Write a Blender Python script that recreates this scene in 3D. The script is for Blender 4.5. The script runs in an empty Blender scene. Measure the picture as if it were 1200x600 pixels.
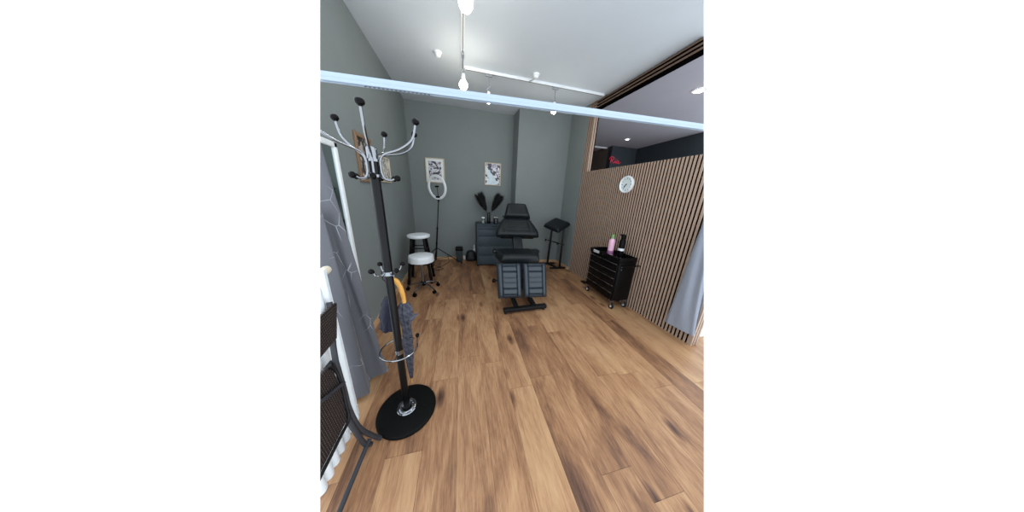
import bpy, bmesh, math, random
from mathutils import Vector as V, Matrix, Euler
random.seed(7)
PI = math.pi
sc = bpy.context.scene
COL = sc.collection
sc.view_settings.view_transform = 'Standard'
sc.view_settings.look = 'None'
sc.view_settings.exposure = 0.0
sc.view_settings.gamma = 1.0
sc.view_settings.use_curve_mapping = False

# ------------------------------------------------------------------ camera
F, PITCH, YAW, ROLL, H = 234.2448, .29148884, .25131442, -.04989055, 1.5
cp, sp, cy, sy, cr, sr = (math.cos(PITCH), math.sin(PITCH), math.cos(YAW), math.sin(YAW), math.cos(ROLL), math.sin(ROLL))
fwd = V((sy*cp, cy*cp, -sp)); right0 = V((cy, -sy, 0)); down0 = fwd.cross(right0)
right = right0*cr + down0*sr; down = down0*cr - right0*sr
cam = bpy.data.cameras.new('camera'); camo = bpy.data.objects.new('camera', cam); COL.objects.link(camo)
cam.sensor_width = 36; cam.sensor_fit = 'HORIZONTAL'; cam.lens = F/1200*36
cam.clip_start = .02; cam.clip_end = 100
m = Matrix((right, -down, -fwd)).transposed().to_4x4(); m.translation = V((0, 0, H))
camo.matrix_world = m
sc.camera = camo

# the modelled section of the room: only what the photograph shows between its two sides is built
SIDE = [(fwd*225 + right*F).normalized(), (fwd*225 - right*F).normalized()]
CAMP = V((0, 0, H))

# ------------------------------------------------------------------ materials
def lin(h):
    h = h.lstrip('#'); c = [int(h[i:i+2], 16)/255 for i in (0, 2, 4)]
    return tuple(((x+.055)/1.055)**2.4 if x > .04045 else x/12.92 for x in c) + (1,)
def nt(name):
    mt = bpy.data.materials.new(name); mt.use_nodes = True
    t = mt.node_tree; b = t.nodes['Principled BSDF']
    return mt, t, b
def N(t, kind, **kw):
    n = t.nodes.new(kind)
    for k, v in kw.items():
        if k in ('operation', 'blend_type', 'data_type', 'feature', 'wave_type', 'bands_direction', 'distance', 'noise_dimensions', 'voronoi_dimensions', 'interpolation', 'use_clamp'): setattr(n, k, v)
        else: n.inputs[k].default_value = v
    return n
def ramp(t, stops):
    r = t.nodes.new('ShaderNodeValToRGB')
    while len(r.color_ramp.elements) > 1: r.color_ramp.elements.remove(r.color_ramp.elements[0])
    r.color_ramp.elements[0].position = stops[0][0]; r.color_ramp.elements[0].color = stops[0][1]
    for p, c in stops[1:]:
        e = r.color_ramp.elements.new(p); e.color = c
    return r
def mul(c, k): return (c[0]*k, c[1]*k, c[2]*k, 1)
def mat(name, hexc, rough=.5, metal=0., var=.06, scale=25, bump=0., bscale=None, spec=.5, coat=0., stretch=None):
    mt, t, b = nt(name); c = lin(hexc)
    tc = N(t, 'ShaderNodeTexCoord'); mp = N(t, 'ShaderNodeMapping')
    if stretch: mp.inputs['Scale'].default_value = stretch
    t.links.new(tc.outputs['Object'], mp.inputs['Vector'])
    n = N(t, 'ShaderNodeTexNoise', Scale=scale, Detail=5)
    t.links.new(mp.outputs['Vector'], n.inputs['Vector'])
    r = ramp(t, [(.25, mul(c, 1-var)), (.75, mul(c, 1+var))])
    t.links.new(n.outputs['Fac'], r.inputs['Fac']); t.links.new(r.outputs['Color'], b.inputs['Base Color'])
    b.inputs['Roughness'].default_value = rough; b.inputs['Metallic'].default_value = metal
    b.inputs['Specular IOR Level'].default_value = spec; b.inputs['Coat Weight'].default_value = coat
    if bump:
        n2 = N(t, 'ShaderNodeTexNoise', Scale=bscale or scale*4, Detail=3)
        t.links.new(mp.outputs['Vector'], n2.inputs['Vector'])
        bp = N(t, 'ShaderNodeBump', Strength=bump, Distance=.004)
        t.links.new(n2.outputs['Fac'], bp.inputs['Height']); t.links.new(bp.outputs['Normal'], b.inputs['Normal'])
    return mt
def emit(name, hexc, s):
    mt, t, b = nt(name)
    b.inputs['Base Color'].default_value = lin(hexc); b.inputs['Emission Color'].default_value = lin(hexc)
    b.inputs['Emission Strength'].default_value = s
    return mt

def floor_mat():
    mt, t, b = nt('oak_laminate'); L = t.links.new
    tc = N(t, 'ShaderNodeTexCoord'); sx = N(t, 'ShaderNodeSeparateXYZ'); L(tc.outputs['Object'], sx.inputs[0])
    def M(op, a, bb=None, c=None):
        n = N(t, 'ShaderNodeMath', operation=op)
        for i, x in enumerate((a, bb, c)):
            if x is None: continue
            if isinstance(x, (int, float)): n.inputs[i].default_value = x
            else: L(x, n.inputs[i])
        return n.outputs[0]
    W, LEN = .2013, 1.38
    u = M('DIVIDE', M('SUBTRACT', sx.outputs['X'], .337-.2013*20), W)
    row = M('FLOOR', u); fu = M('FRACT', u)
    wn = N(t, 'ShaderNodeTexWhiteNoise', noise_dimensions='1D'); L(M('MULTIPLY', row, 1.37), wn.inputs['W'])
    v = M('ADD', M('DIVIDE', M('ADD', sx.outputs['Y'], 20.), LEN), wn.outputs['Value'])
    cl = M('FLOOR', v); fv = M('FRACT', v)
    idv = N(t, 'ShaderNodeCombineXYZ'); L(row, idv.inputs[0]); L(cl, idv.inputs[1])
    w2 = N(t, 'ShaderNodeTexWhiteNoise', noise_dimensions='3D'); L(idv.outputs[0], w2.inputs['Vector'])
    # grain space, shifted for each plank
    off = M('MULTIPLY', w2.outputs['Value'], 37.)
    gv = N(t, 'ShaderNodeCombineXYZ'); L(M('ADD', M('MULTIPLY', sx.outputs['X'], 6.5), off), gv.inputs[0]); L(M('ADD', M('MULTIPLY', sx.outputs['Y'], 1.5), off), gv.inputs[1]); L(off, gv.inputs[2])
    broad = N(t, 'ShaderNodeTexNoise', Scale=1.0, Detail=8, Roughness=.66, Distortion=.6); L(gv.outputs[0], broad.inputs['Vector'])
    gv2 = N(t, 'ShaderNodeCombineXYZ'); L(M('ADD', M('MULTIPLY', sx.outputs['X'], 120.), off), gv2.inputs[0]); L(M('MULTIPLY', sx.outputs['Y'], 9.), gv2.inputs[1]); L(off, gv2.inputs[2])
    fine = N(t, 'ShaderNodeTexNoise', Scale=1.0, Detail=3, Roughness=.65, Distortion=.4); L(gv2.outputs[0], fine.inputs['Vector'])
    kv = N(t, 'ShaderNodeCombineXYZ'); L(M('ADD', M('MULTIPLY', sx.outputs['X'], 7.), off), kv.inputs[0]); L(M('MULTIPLY', sx.outputs['Y'], 2.6), kv.inputs[1]); L(off, kv.inputs[2])
    knot = N(t, 'ShaderNodeTexVoronoi', Scale=.75, Randomness=1.); L(kv.outputs[0], knot.inputs['Vector'])
    kd = N(t, 'ShaderNodeMapRange', **{'From Min': .02, 'From Max': .2, 'To Min': 1., 'To Max': 0.}); L(knot.outputs['Distance'], kd.inputs['Value'])
    val = M('ADD', M('MULTIPLY', broad.outputs['Fac'], .80), M('MULTIPLY', fine.outputs['Fac'], .36))
    val = M('ADD', val, M('MULTIPLY', M('SUBTRACT', w2.outputs['Value'], .5), .20))
    val = M('SUBTRACT', val, .085)
    val = M('SUBTRACT', val, M('MULTIPLY', kd.outputs[0], .3))
    cr_ = ramp(t, [(.20, lin('#452f25')), (.34, lin('#6d4e3b')), (.46, lin('#8f694b')), (.56, lin('#a57f5d')), (.74, lin('#ba9770'))])
    L(val, cr_.inputs['Fac'])
    seam = M('MAXIMUM', M('LESS_THAN', fu, .014), M('LESS_THAN', fv, .0022))
    mx = N(t, 'ShaderNodeMix', data_type='RGBA'); mx.blend_type = 'MULTIPLY'; L(M('MULTIPLY', seam, .45), mx.inputs[0]); L(cr_.outputs['Color'], mx.inputs[6]); mx.inputs[7].default_value = lin('#5a3c28')
    L(mx.outputs[2], b.inputs['Base Color'])
    rr = N(t, 'ShaderNodeMapRange', **{'To Min': .3, 'To Max': .42}); L(fine.outputs['Fac'], rr.inputs['Value']); L(rr.outputs[0], b.inputs['Roughness'])
    bp = N(t, 'ShaderNodeBump', Strength=.12, Distance=.002); L(M('SUBTRACT', fine.outputs['Fac'], seam), bp.inputs['Height']); L(bp.outputs['Normal'], b.inputs['Normal'])
    b.inputs['Specular IOR Level'].default_value = .3
    return mt

def curtain_mat(name, base, line, amount):
    mt, t, b = nt(name); L = t.links.new
    uv = N(t, 'ShaderNodeTexCoord')
    vo = N(t, 'ShaderNodeTexVoronoi', feature='DISTANCE_TO_EDGE', Scale=6.5, Randomness=.75); L(uv.outputs['UV'], vo.inputs['Vector'])
    ln = N(t, 'ShaderNodeMath', operation='LESS_THAN'); L(vo.outputs['Distance'], ln.inputs[0]); ln.inputs[1].default_value = .0085
    no = N(t, 'ShaderNodeTexNoise', Scale=3.2, Detail=1); L(uv.outputs['UV'], no.inputs['Vector'])
    ms = N(t, 'ShaderNodeMapRange', **{'From Min': .52, 'From Max': .62, 'To Min': 0., 'To Max': amount}); L(no.outputs['Fac'], ms.inputs['Value'])
    mm = N(t, 'ShaderNodeMath', operation='MULTIPLY'); L(ln.outputs[0], mm.inputs[0]); L(ms.outputs[0], mm.inputs[1])
    weave = N(t, 'ShaderNodeTexNoise', Scale=420, Detail=2); L(uv.outputs['UV'], weave.inputs['Vector'])
    cb = ramp(t, [(.3, mul(lin(base), .9)), (.7, mul(lin(base), 1.12))]); L(weave.outputs['Fac'], cb.inputs['Fac'])
    mx = N(t, 'ShaderNodeMix', data_type='RGBA'); L(mm.outputs[0], mx.inputs[0]); L(cb.outputs['Color'], mx.inputs[6]); mx.inputs[7].default_value = lin(line)
    L(mx.outputs[2], b.inputs['Base Color'])
    b.inputs['Roughness'].default_value = .75; b.inputs['Sheen Weight'].default_value = .15
    n2 = N(t, 'ShaderNodeTexNoise', Scale=9, Detail=4); L(uv.outputs['UV'], n2.inputs['Vector'])
    bp = N(t, 'ShaderNodeBump', Strength=.35, Distance=.01); L(n2.outputs['Fac'], bp.inputs['Height']); L(bp.outputs['Normal'], b.inputs['Normal'])
    return mt

def wicker_mat():
    mt, t, b = nt('dark_wicker'); L = t.links.new
    tc = N(t, 'ShaderNodeTexCoord')
    w1 = N(t, 'ShaderNodeTexWave', wave_type='BANDS', bands_direction='Y', Scale=26, Distortion=.6); L(tc.outputs['Object'], w1.inputs['Vector'])
    w2 = N(t, 'ShaderNodeTexWave', wave_type='BANDS', bands_direction='Z', Scale=26, Distortion=.6); L(tc.outputs['Object'], w2.inputs['Vector'])
    mm = N(t, 'ShaderNodeMath', operation='MULTIPLY'); L(w1.outputs['Fac'], mm.inputs[0]); L(w2.outputs['Fac'], mm.inputs[1])
    r = ramp(t, [(0, lin('#0e0b0a')), (.35, lin('#231a17')), (.9, lin('#4a3a33'))]); L(mm.outputs[0], r.inputs['Fac']); L(r.outputs['Color'], b.inputs['Base Color'])
    bp = N(t, 'ShaderNodeBump', Strength=.8, Distance=.004); L(mm.outputs[0], bp.inputs['Height']); L(bp.outputs['Normal'], b.inputs['Normal'])
    b.inputs['Roughness'].default_value = .55
    return mt
def art_mat(name, stops, scale, kind='v', seed=0.):
    mt, t, b = nt(name); L = t.links.new
    tc = N(t, 'ShaderNodeTexCoord'); mp = N(t, 'ShaderNodeMapping'); mp.inputs['Location'].default_value = (seed, seed*.7, seed*1.3); L(tc.outputs['Object'], mp.inputs['Vector'])
    no = N(t, 'ShaderNodeTexNoise', Scale=scale, Detail=3, Distortion=1.2); L(mp.outputs['Vector'], no.inputs['Vector'])
    vo = N(t, 'ShaderNodeTexVoronoi', Scale=scale*1.1, feature='SMOOTH_F1'); L(mp.outputs['Vector'], vo.inputs['Vector'])
    ad = N(t, 'ShaderNodeMath', operation='ADD'); L(no.outputs['Fac'], ad.inputs[0])
    m2 = N(t, 'ShaderNodeMath', operation='MULTIPLY'); L(vo.outputs['Distance'], m2.inputs[0]); m2.inputs[1].default_value = .35; L(m2.outputs[0], ad.inputs[1])
    r = ramp(t, stops); r.color_ramp.interpolation = 'CONSTANT'; L(ad.outputs[0], r.inputs['Fac']); L(r.outputs['Color'], b.inputs['Base Color'])
    b.inputs['Roughness'].default_value = .3
    return mt
def glass_mat(name, hexc, rough=.03):
    mt, t, b = nt(name)
    b.inputs['Base Color'].default_value = lin(hexc); b.inputs['Roughness'].default_value = rough
    b.inputs['Transmission Weight'].default_value = 1.; b.inputs['IOR'].default_value = 1.45
    return mt
def plaid_mat():
    mt, t, b = nt('plaid_cloth'); L = t.links.new
    tc = N(t, 'ShaderNodeTexCoord')
    w1 = N(t, 'ShaderNodeTexWave', wave_type='BANDS', bands_direction='Z', Scale=5, Distortion=2.5); L(tc.outputs['Object'], w1.inputs['Vector'])
    w2 = N(t, 'ShaderNodeTexWave', wave_type='BANDS', bands_direction='DIAGONAL', Scale=14, Distortion=1.); L(tc.outputs['Object'], w2.inputs['Vector'])
    mm = N(t, 'ShaderNodeMath', operation='MAXIMUM'); L(w1.outputs['Fac'], mm.inputs[0]); L(w2.outputs['Fac'], mm.inputs[1])
    r = ramp(t, [(0, lin('#2d303c')), (.86, lin('#383c49')), (.97, lin('#484a55'))]); L(mm.outputs[0], r.inputs['Fac']); L(r.outputs['Color'], b.inputs['Base Color'])
    b.inputs['Roughness'].default_value = .7
    return mt

MT = dict(
    floor=floor_mat(),
    wall=mat('grey_green_paint', '#777e7d', .7, var=.03, scale=3, bump=.05, bscale=180, spec=.2),
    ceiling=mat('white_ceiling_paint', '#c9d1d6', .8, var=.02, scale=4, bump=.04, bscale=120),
    ceil2=mat('dimmed_ceiling_paint', '#a3a3ac', .8, var=.02, scale=4),  # base colour lowered to stand in for the adjoining room's dimmer light
    dark=mat('charcoal_paint', '#2f373d', .6, var=.05, scale=3),
    beige=mat('taupe_paint', '#6b625b', .7, var=.05, scale=3),
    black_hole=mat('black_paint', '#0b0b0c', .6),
    slat=mat('oak_slat_veneer', '#a28c7b', .6, var=.22, scale=8, stretch=(30, 30, 1.2), spec=.2),
    slat_h=mat('oak_beam_veneer', '#604c3d', .6, var=.2, scale=8, stretch=(30, 1.2, 30)),
    felt=mat('black_felt', '#070606', 1., var=.2, spec=.0),
    basewood=mat('oak_baseboard', '#c19d77', .5, var=.15, scale=10, stretch=(2, 2, 20)),
    white=mat('white_lacquer', '#e4e8ea', .35, var=.02),
    rail=mat('white_aluminium_rail', '#a0b0bf', .45, var=.02, spec=.25),
    chrome=mat('chrome', '#8b8f94', .14, 1., var=.03),
    steel=mat('brushed_steel', '#b0b4b8', .3, 1., var=.05),
    black=mat('black_plastic', '#050506', .4, var=.1, spec=.12),
    pole=mat('black_powder_coat', '#08090b', .3, var=.1, spec=.2),
    rubber=mat('black_rubber', '#151515', .75, var=.1),
    base=mat('black_cast_base', '#060707', .55, var=.1, bump=.05, spec=.12),
    leather=mat('black_leather', '#12181b', .38, var=.12, scale=40, bump=.15, bscale=260, spec=.3),
    leather2=mat('blue_black_leather', '#1f2a33', .33, var=.12, scale=40, bump=.15, bscale=260, spec=.5),
    seam=mat('seam_thread', '#0a0d0f', .7),
    chair_metal=mat('black_chair_frame', '#121315', .45, var=.08, spec=.25),
    chest=mat('anthracite_chest_lacquer', '#3d4a51', .5, var=.05, scale=6, spec=.25),
    chestgap=mat('drawer_shadow_gap', '#0d1013', .8),
    cushion=mat('white_leatherette', '#d5dbde', .42, var=.03, bump=.04),
    wood_y=mat('honey_wood', '#d09a4b', .35, var=.15, scale=12, stretch=(8, 8, 1)),
    navy=mat('navy_nylon', '#10142a', .55, var=.25, scale=30),
    plaid=plaid_mat(),
    mirror=mat('mirror_silver', '#c9d3d4', .02, 1., var=.0),
    curtain=curtain_mat('grey_curtain', '#57595f', '#b4b8c0', .8),
    curtain2=curtain_mat('pale_grey_curtain', '#7c828d', '#9197a3', .4),
    radiator=mat('white_radiator_enamel', '#e6edf0', .32, var=.02, spec=.6),
    valve=mat('cream_plastic', '#dcd3be', .45, var=.04),
    tube=mat('dark_grey_tube', '#323337', .5, var=.1, spec=.25),
    wicker=wicker_mat(),
    feather=mat('black_feather', '#08090b', .9, var=.3),
    smoke=glass_mat('smoked_glass', '#3a4448'),
    clear=glass_mat('clear_glass', '#e8f0f0'),
    wax=mat('cream_wax', '#cfcfc4', .5),
    bin=mat('dark_teal_bin', '#232e33', .4, var=.08),
    bag=mat('black_nylon_bag', '#101114', .55, var=.25, scale=30, bump=.4, bscale=40),
    cart=mat('black_gloss_steel', '#060607', .4, var=.1, spec=.2),
    pink=mat('pink_bottle', '#d8a9c2', .35, var=.06),
    green=mat('green_cap', '#6fa25c', .4),
    label_w=mat('white_label', '#d6d9dc', .4, var=.1, scale=60),
    label_g=mat('grey_print', '#5c5f66', .5),
    print_m=mat('mauve_print', '#8d5b86', .5),
    clockface=mat('pale_clock_face', '#d3dedf', .4, var=.02),
    frame_b=mat('brown_wood_frame', '#7d634b', .45, var=.25, scale=14, stretch=(10, 10, 1)),
    frame_g=mat('pale_gold_frame', '#b9ae97', .4, var=.15),
    frame_w=mat('white_frame', '#d8dcdc', .35, var=.04),
    art1=art_mat('art_ink', [(0, lin('#20202a')), (.52, lin('#3d3d48')), (.62, lin('#c3c5cc')), (.72, lin('#7b6a6c')), (.82, lin('#e2e2e4'))], 9, seed=2.),
    art2=art_mat('art_violet', [(0, lin('#2b2a34')), (.55, lin('#4a4450')), (.64, lin('#d4d6dc')), (.74, lin('#7d7386')), (.85, lin('#b9b4c2'))], 10, seed=5.),
    art3=art_mat('art_dark', [(0, lin('#1a1614')), (.55, lin('#33292a')), (.66, lin('#a79e97')), (.75, lin('#453b40')), (.85, lin('#d8d4d0'))], 8, seed=9.),
    art4=art_mat('art_cream', [(0, lin('#a89f88')), (.55, lin('#c9c7bd')), (.68, lin('#6d6a68')), (.8, lin('#dcdcd8'))], 8, seed=14.),
    pale=mat('pale_print', '#c3d2d8', .3, var=.12, scale=14),
    bulb=emit('lit_bulb', '#fff8ea', 90),
    warm=emit('warm_downlight', '#ffd2a8', 40),
    cool=emit('small_downlight', '#eef2ff', 5),
    neon=emit('red_neon', '#d8304c', .6),
    ringled=mat('white_diffuser', '#e9eff1', .4, var=.01),
)

# ------------------------------------------------------------------ mesh builder
class MB:
    def __init__(s): s.bm = bmesh.new(); s.uv = None; s.mats = []
    def mi(s, m_):
        if m_ not in s.mats: s.mats.append(m_)
        return s.mats.index(m_)
    def _add(s, verts, faces, M=None, mi=0):
        vs = [s.bm.verts.new(M @ V(v) if M else V(v)) for v in verts]
        out = []
        for f in faces:
            try: fc = s.bm.faces.new([vs[i] for i in f]); fc.material_index = mi; out.append(fc)
            except ValueError: pass
        return vs, out
    def box(s, x0, x1, y0, y1, z0, z1, M=None, bev=0., seg=2, mi=0):
        b = bmesh.new()
        v = [b.verts.new(p) for p in ((x0,y0,z0),(x1,y0,z0),(x1,y1,z0),(x0,y1,z0),(x0,y0,z1),(x1,y0,z1),(x1,y1,z1),(x0,y1,z1))]
        for f in ((3,2,1,0),(4,5,6,7),(0,1,5,4),(1,2,6,5),(2,3,7,6),(3,0,4,7)): b.faces.new([v[i] for i in f])
        if bev: bmesh.ops.bevel(b, geom=b.edges[:], offset=bev, segments=seg, affect='EDGES', profile=.5)
        s.merge(b, M, mi); return s
    def cbox(s, c, size, M=None, bev=0., seg=2, mi=0):
        T = Matrix.Translation(V(c)) @ (M.to_4x4() if M else Matrix())
        a, b_, d = (k/2 for k in size)
        return s.box(-a, a, -b_, b_, -d, d, T, bev, seg, mi)
    def merge(s, b, M=None, mi=0):
        b.verts.index_update()
        vs = [s.bm.verts.new(M @ v.co if M else v.co) for v in b.verts]
        for f in b.faces:
            try: fc = s.bm.faces.new([vs[v.index] for v in f.verts]); fc.material_index = mi
            except ValueError: pass
        b.free()
    def tube(s, pts, r, seg=10, closed=False, mi=0, flat=1.):
        pts = [V(p) for p in pts]; n = len(pts)
        rs = r if isinstance(r, (list, tuple)) else [r]*n
        tang = []
        for i in range(n):
            a = pts[(i-1) % n] if closed or i else pts[0]; b = pts[(i+1) % n] if closed or i < n-1 else pts[-1]
            tang.append((b-a).normalized())
        up = V((0, 0, 1)) if abs(tang[0].z) < .9 else V((1, 0, 0))
        nrm = (up - tang[0]*up.dot(tang[0])).normalized(); rings = []
        for i in range(n):
            nrm = (nrm - tang[i]*nrm.dot(tang[i])).normalized(); bi = tang[i].cross(nrm)
            rings.append([s.bm.verts.new(pts[i] + (nrm*math.cos(2*PI*k/seg)*flat + bi*math.sin(2*PI*k/seg))*rs[i]) for k in range(seg)])
        for i in range(n if closed else n-1):
            a, b = rings[i], rings[(i+1) % n]
            for k in range(seg):
                f = s.bm.faces.new((a[k], b[k], b[(k+1) % seg], a[(k+1) % seg])); f.material_index = mi
        if not closed:
            f = s.bm.faces.new(rings[0]); f.material_index = mi; f = s.bm.faces.new(rings[-1][::-1]); f.material_index = mi
        return s
    def cyl(s, a, b, r, r2=None, seg=20, mi=0): return s.tube([a, b], [r, r2 if r2 is not None else r], seg, mi=mi)
    def lathe(s, prof, c=(0,0,0), M=None, seg=32, mi=0, mod=None):
        T = Matrix.Translation(V(c)) @ (M.to_4x4() if M else Matrix()); rings = []
        for r, z in prof:
            if r < 1e-5: rings.append([s.bm.verts.new(T @ V((0, 0, z)))])
            else: rings.append([s.bm.verts.new(T @ V((r*(mod(2*PI*k/seg, z) if mod else 1)*math.cos(2*PI*k/seg), r*(mod(2*PI*k/seg, z) if mod else 1)*math.sin(2*PI*k/seg), z))) for k in range(seg)])
        for a, b in zip(rings, rings[1:]):
            for k in range(seg):
                k2 = (k+1) % seg
                if len(a) == 1 and len(b) == 1: continue
                f = (a[0], b[k2], b[k]) if len(a) == 1 else (a[k], a[k2], b[0]) if len(b) == 1 else (a[k], a[k2], b[k2], b[k])
                fc = s.bm.faces.new(f); fc.material_index = mi
        if len(rings[0]) > 1 and len(rings[-1]) > 1:          # a ring: close the profile
            a, b = rings[-1], rings[0]
            for k in range(seg):
                k2 = (k+1) % seg
                fc = s.bm.faces.new((a[k], a[k2], b[k2], b[k])); fc.material_index = mi
        elif len(rings[0]) > 1: s.bm.faces.new(rings[0][::-1]).material_index = mi
        elif len(rings[-1]) > 1: s.bm.faces.new(rings[-1]).material_index = mi
        return s
    def ball(s, c, r, seg=16, sz=1., mi=0):
        pr = [(r*math.sin(PI*i/10), -r*sz*math.cos(PI*i/10)) for i in range(11)]; pr[0] = (0, -r*sz); pr[-1] = (0, r*sz)
        return s.lathe(pr, c, seg=seg, mi=mi)
    def prism(s, poly, z0, z1, M=None, mi=0):
        n = len(poly)
        s._add([(x, y, z0) for x, y in poly] + [(x, y, z1) for x, y in poly],
               [tuple(range(n))[::-1], tuple(range(n, 2*n))] + [(i, (i+1) % n, n+(i+1) % n, n+i) for i in range(n)], M, mi); return s
    def grid(s, fn, nu, nv, uvfn=None, mi=0, wrap=False):
        g = [[s.bm.verts.new(V(fn(i/nu, j/nv))) for i in range(nu+(0 if wrap else 1))] for j in range(nv+1)]
        if uvfn and s.uv is None: s.uv = s.bm.loops.layers.uv.new('UVMap')
        for j in range(nv):
            for i in range(nu):
                i2 = (i+1) % nu if wrap else i+1
                f = s.bm.faces.new((g[j][i], g[j][i2], g[j+1][i2], g[j+1][i])); f.material_index = mi
                if uvfn:
                    for lp, (a, b) in zip(f.loops, ((i, j), (i+1, j), (i+1, j+1), (i, j+1))): lp[s.uv].uv = uvfn(a/nu, b/nv)
        return s
    def solidify(s, t):
        bmesh.ops.recalc_face_normals(s.bm, faces=s.bm.faces[:])
        bmesh.ops.solidify(s.bm, geom=s.bm.faces[:], thickness=t); return s
    def cut(s, sides=(0, 1)):
        bmesh.ops.remove_doubles(s.bm, verts=s.bm.verts[:], dist=1e-6)
        for i in sides:
            r = bmesh.ops.bisect_plane(s.bm, geom=s.bm.verts[:]+s.bm.edges[:]+s.bm.faces[:], dist=1e-6, plane_co=CAMP, plane_no=-SIDE[i], clear_outer=True)
            ed = [e for e in r['geom_cut'] if isinstance(e, bmesh.types.BMEdge)]
            if ed:
                try: bmesh.ops.holes_fill(s.bm, edges=ed, sides=0)
                except Exception: pass
        return s
    def make(s, name, mats, parent=None, angle=38, recalc=True):
        if recalc: bmesh.ops.recalc_face_normals(s.bm, faces=s.bm.faces[:])
        root = parent
        while root is not None and root.parent is not None: root = root.parent
        off = root.location.copy() if root is not None else None
        if off is None:
            co = [v.co for v in s.bm.verts]
            off = V(((min(c.x for c in co)+max(c.x for c in co))/2, (min(c.y for c in co)+max(c.y for c in co))/2, min(c.z for c in co)))
            if name.split('_')[0] in ('floor', 'ceiling', 'wall'): off = V((0, 0, 0))
        for v in s.bm.verts: v.co -= off
        me = bpy.data.meshes.new(name); s.bm.to_mesh(me); s.bm.free()
        if not isinstance(mats, (list, tuple)): mats = [mats]
        for m_ in mats: me.materials.append(MT[m_] if isinstance(m_, str) else m_)
        me.polygons.foreach_set('use_smooth', [True]*len(me.polygons)); me.set_sharp_from_angle(angle=math.radians(angle))
        o = bpy.data.objects.new(name, me); COL.objects.link(o)
        if parent is not None: o.parent = parent
        else: o.location = off
        return o
def tag(o, label, cat, group=None):
    o['label'] = label; o['category'] = cat
    if group: o['group'] = group
    return o
def thing(name, loc, label, cat, group=None):
    o = bpy.data.objects.new(name, None); COL.objects.link(o); o.location = loc; o.empty_display_size = .1
    return tag(o, label, cat, group)
def struct(o): o['kind'] = 'structure'; return o
def Rx(a): return Matrix.Rotation(a, 4, 'X')
def Ry(a): return Matrix.Rotation(a, 4, 'Y')
def Rz(a): return Matrix.Rotation(a, 4, 'Z')
def T(*v): return Matrix.Translation(V(v))
def spline(pts, n=8):
    pts = [V(p) for p in pts]; out = []
    for i in range(len(pts)-1):
        p0 = pts[max(i-1, 0)]; p1 = pts[i]; p2 = pts[i+1]; p3 = pts[min(i+2, len(pts)-1)]
        for k in range(n):
            t = k/n
            out.append(.5*((2*p1) + (p2-p0)*t + (2*p0-5*p1+4*p2-p3)*t*t + (3*p1-p0-3*p2+p3)*t**3))
    out.append(pts[-1]); return out
def align(d):
    return V(d).to_track_quat('Z', 'Y').to_matrix().to_4x4()

# ------------------------------------------------------------------ setting
ZC = 3.12
P0, P1 = V((2.256, 3.72, 0)), V((2.424, 1.322, 0))       # line of the slatted partition
pd = (P1-P0).normalized(); pn = V((pd.y, -pd.x, 0))      # pn points into the room
if pn.x > 0: pn = -pn
PL = (P1-P0).length
PM = Matrix((pd, -pn, V((0, 0, 1)))).transposed().to_4x4(); PM.translation = P0   # x along, y away from room

struct(MB().box(-1.12, 6, .25, 9.2, -.06, 0).cut().make('floor', 'floor'))
struct(MB().prism([(-1.12, -.4), (P1.x+.03, -.4), (P1.x+.03, P1.y), (P0.x+.03, P0.y), (P0.x+.03, 4.9), (-1.12, 4.9)], ZC, ZC+.1).cut().make('ceiling', 'ceiling'))
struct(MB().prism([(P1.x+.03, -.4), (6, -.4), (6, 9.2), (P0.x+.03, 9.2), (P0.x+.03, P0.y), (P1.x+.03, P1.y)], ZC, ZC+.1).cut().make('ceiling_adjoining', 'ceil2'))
struct(MB().box(-1.12, -1.0, .3, 4.72, 0, ZC).cut().make('wall_left', 'wall'))
struct(MB().prism([(-1.12, 4.72), (1.11, 4.72), (1.125, 4.345), (2.2, 4.27), (2.32, 4.27), (2.32, 4.86), (-1.12, 4.86)], 0, ZC).make('wall_back', 'wall'))
struct(MB().prism([(2.2, 4.27), (2.25, 3.724), (2.36, 3.724), (2.32, 4.27)], 0, ZC).make('wall_right', 'wall'))
struct(MB().box(-1.0, -.975, .3, 4.72, 0, .06).cut().make('baseboard_left', 'basewood'))
b = MB(); b.box(-.975, 1.11, 4.705, 4.72, 0, .06); b.prism([(1.108, 4.705), (1.108, 4.33), (2.2, 4.254), (2.2, 4.27), (1.125, 4.346), (1.122, 4.705)], 0, .06)
struct(b.make('baseboard_back', 'basewood'))
struct(MB().prism([(2.2, 4.27), (2.186, 4.254), (2.236, 3.726), (2.25, 3.726)], 0, .06).make('baseboard_right', 'basewood'))

# slatted partition, 2 m high
PITCH_S, SW, SD = .0412, .0245, .022
b = MB(); i_s = b.mi('slat'); i_f = b.mi('felt')
b.box(0, PL-.004, SD, .085, 0, 1.992, PM, mi=i_f)
n = int(PL/PITCH_S)
for k in range(n+1):
    x1 = PL-.002-k*PITCH_S
    if x1-SW < 0: break
    b.box(x1-SW, x1, 0, .0035, 0, 2.0, PM, mi=i_s); b.box(x1-SW+.0003, x1-.0003, .0034, SD+.001, 0, 1.9995, PM, mi=i_f)
for k in range(3): b.box(PL-.006, PL+.016, .004+k*.041, .03+k*.041, 0, 2.0, PM, mi=i_s)
b.box(0, PL-.004, .085, .1, 0, 1.995, PM, mi=i_f)
struct(b.cut().make('wall_partition', ['slat', 'felt']))
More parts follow.
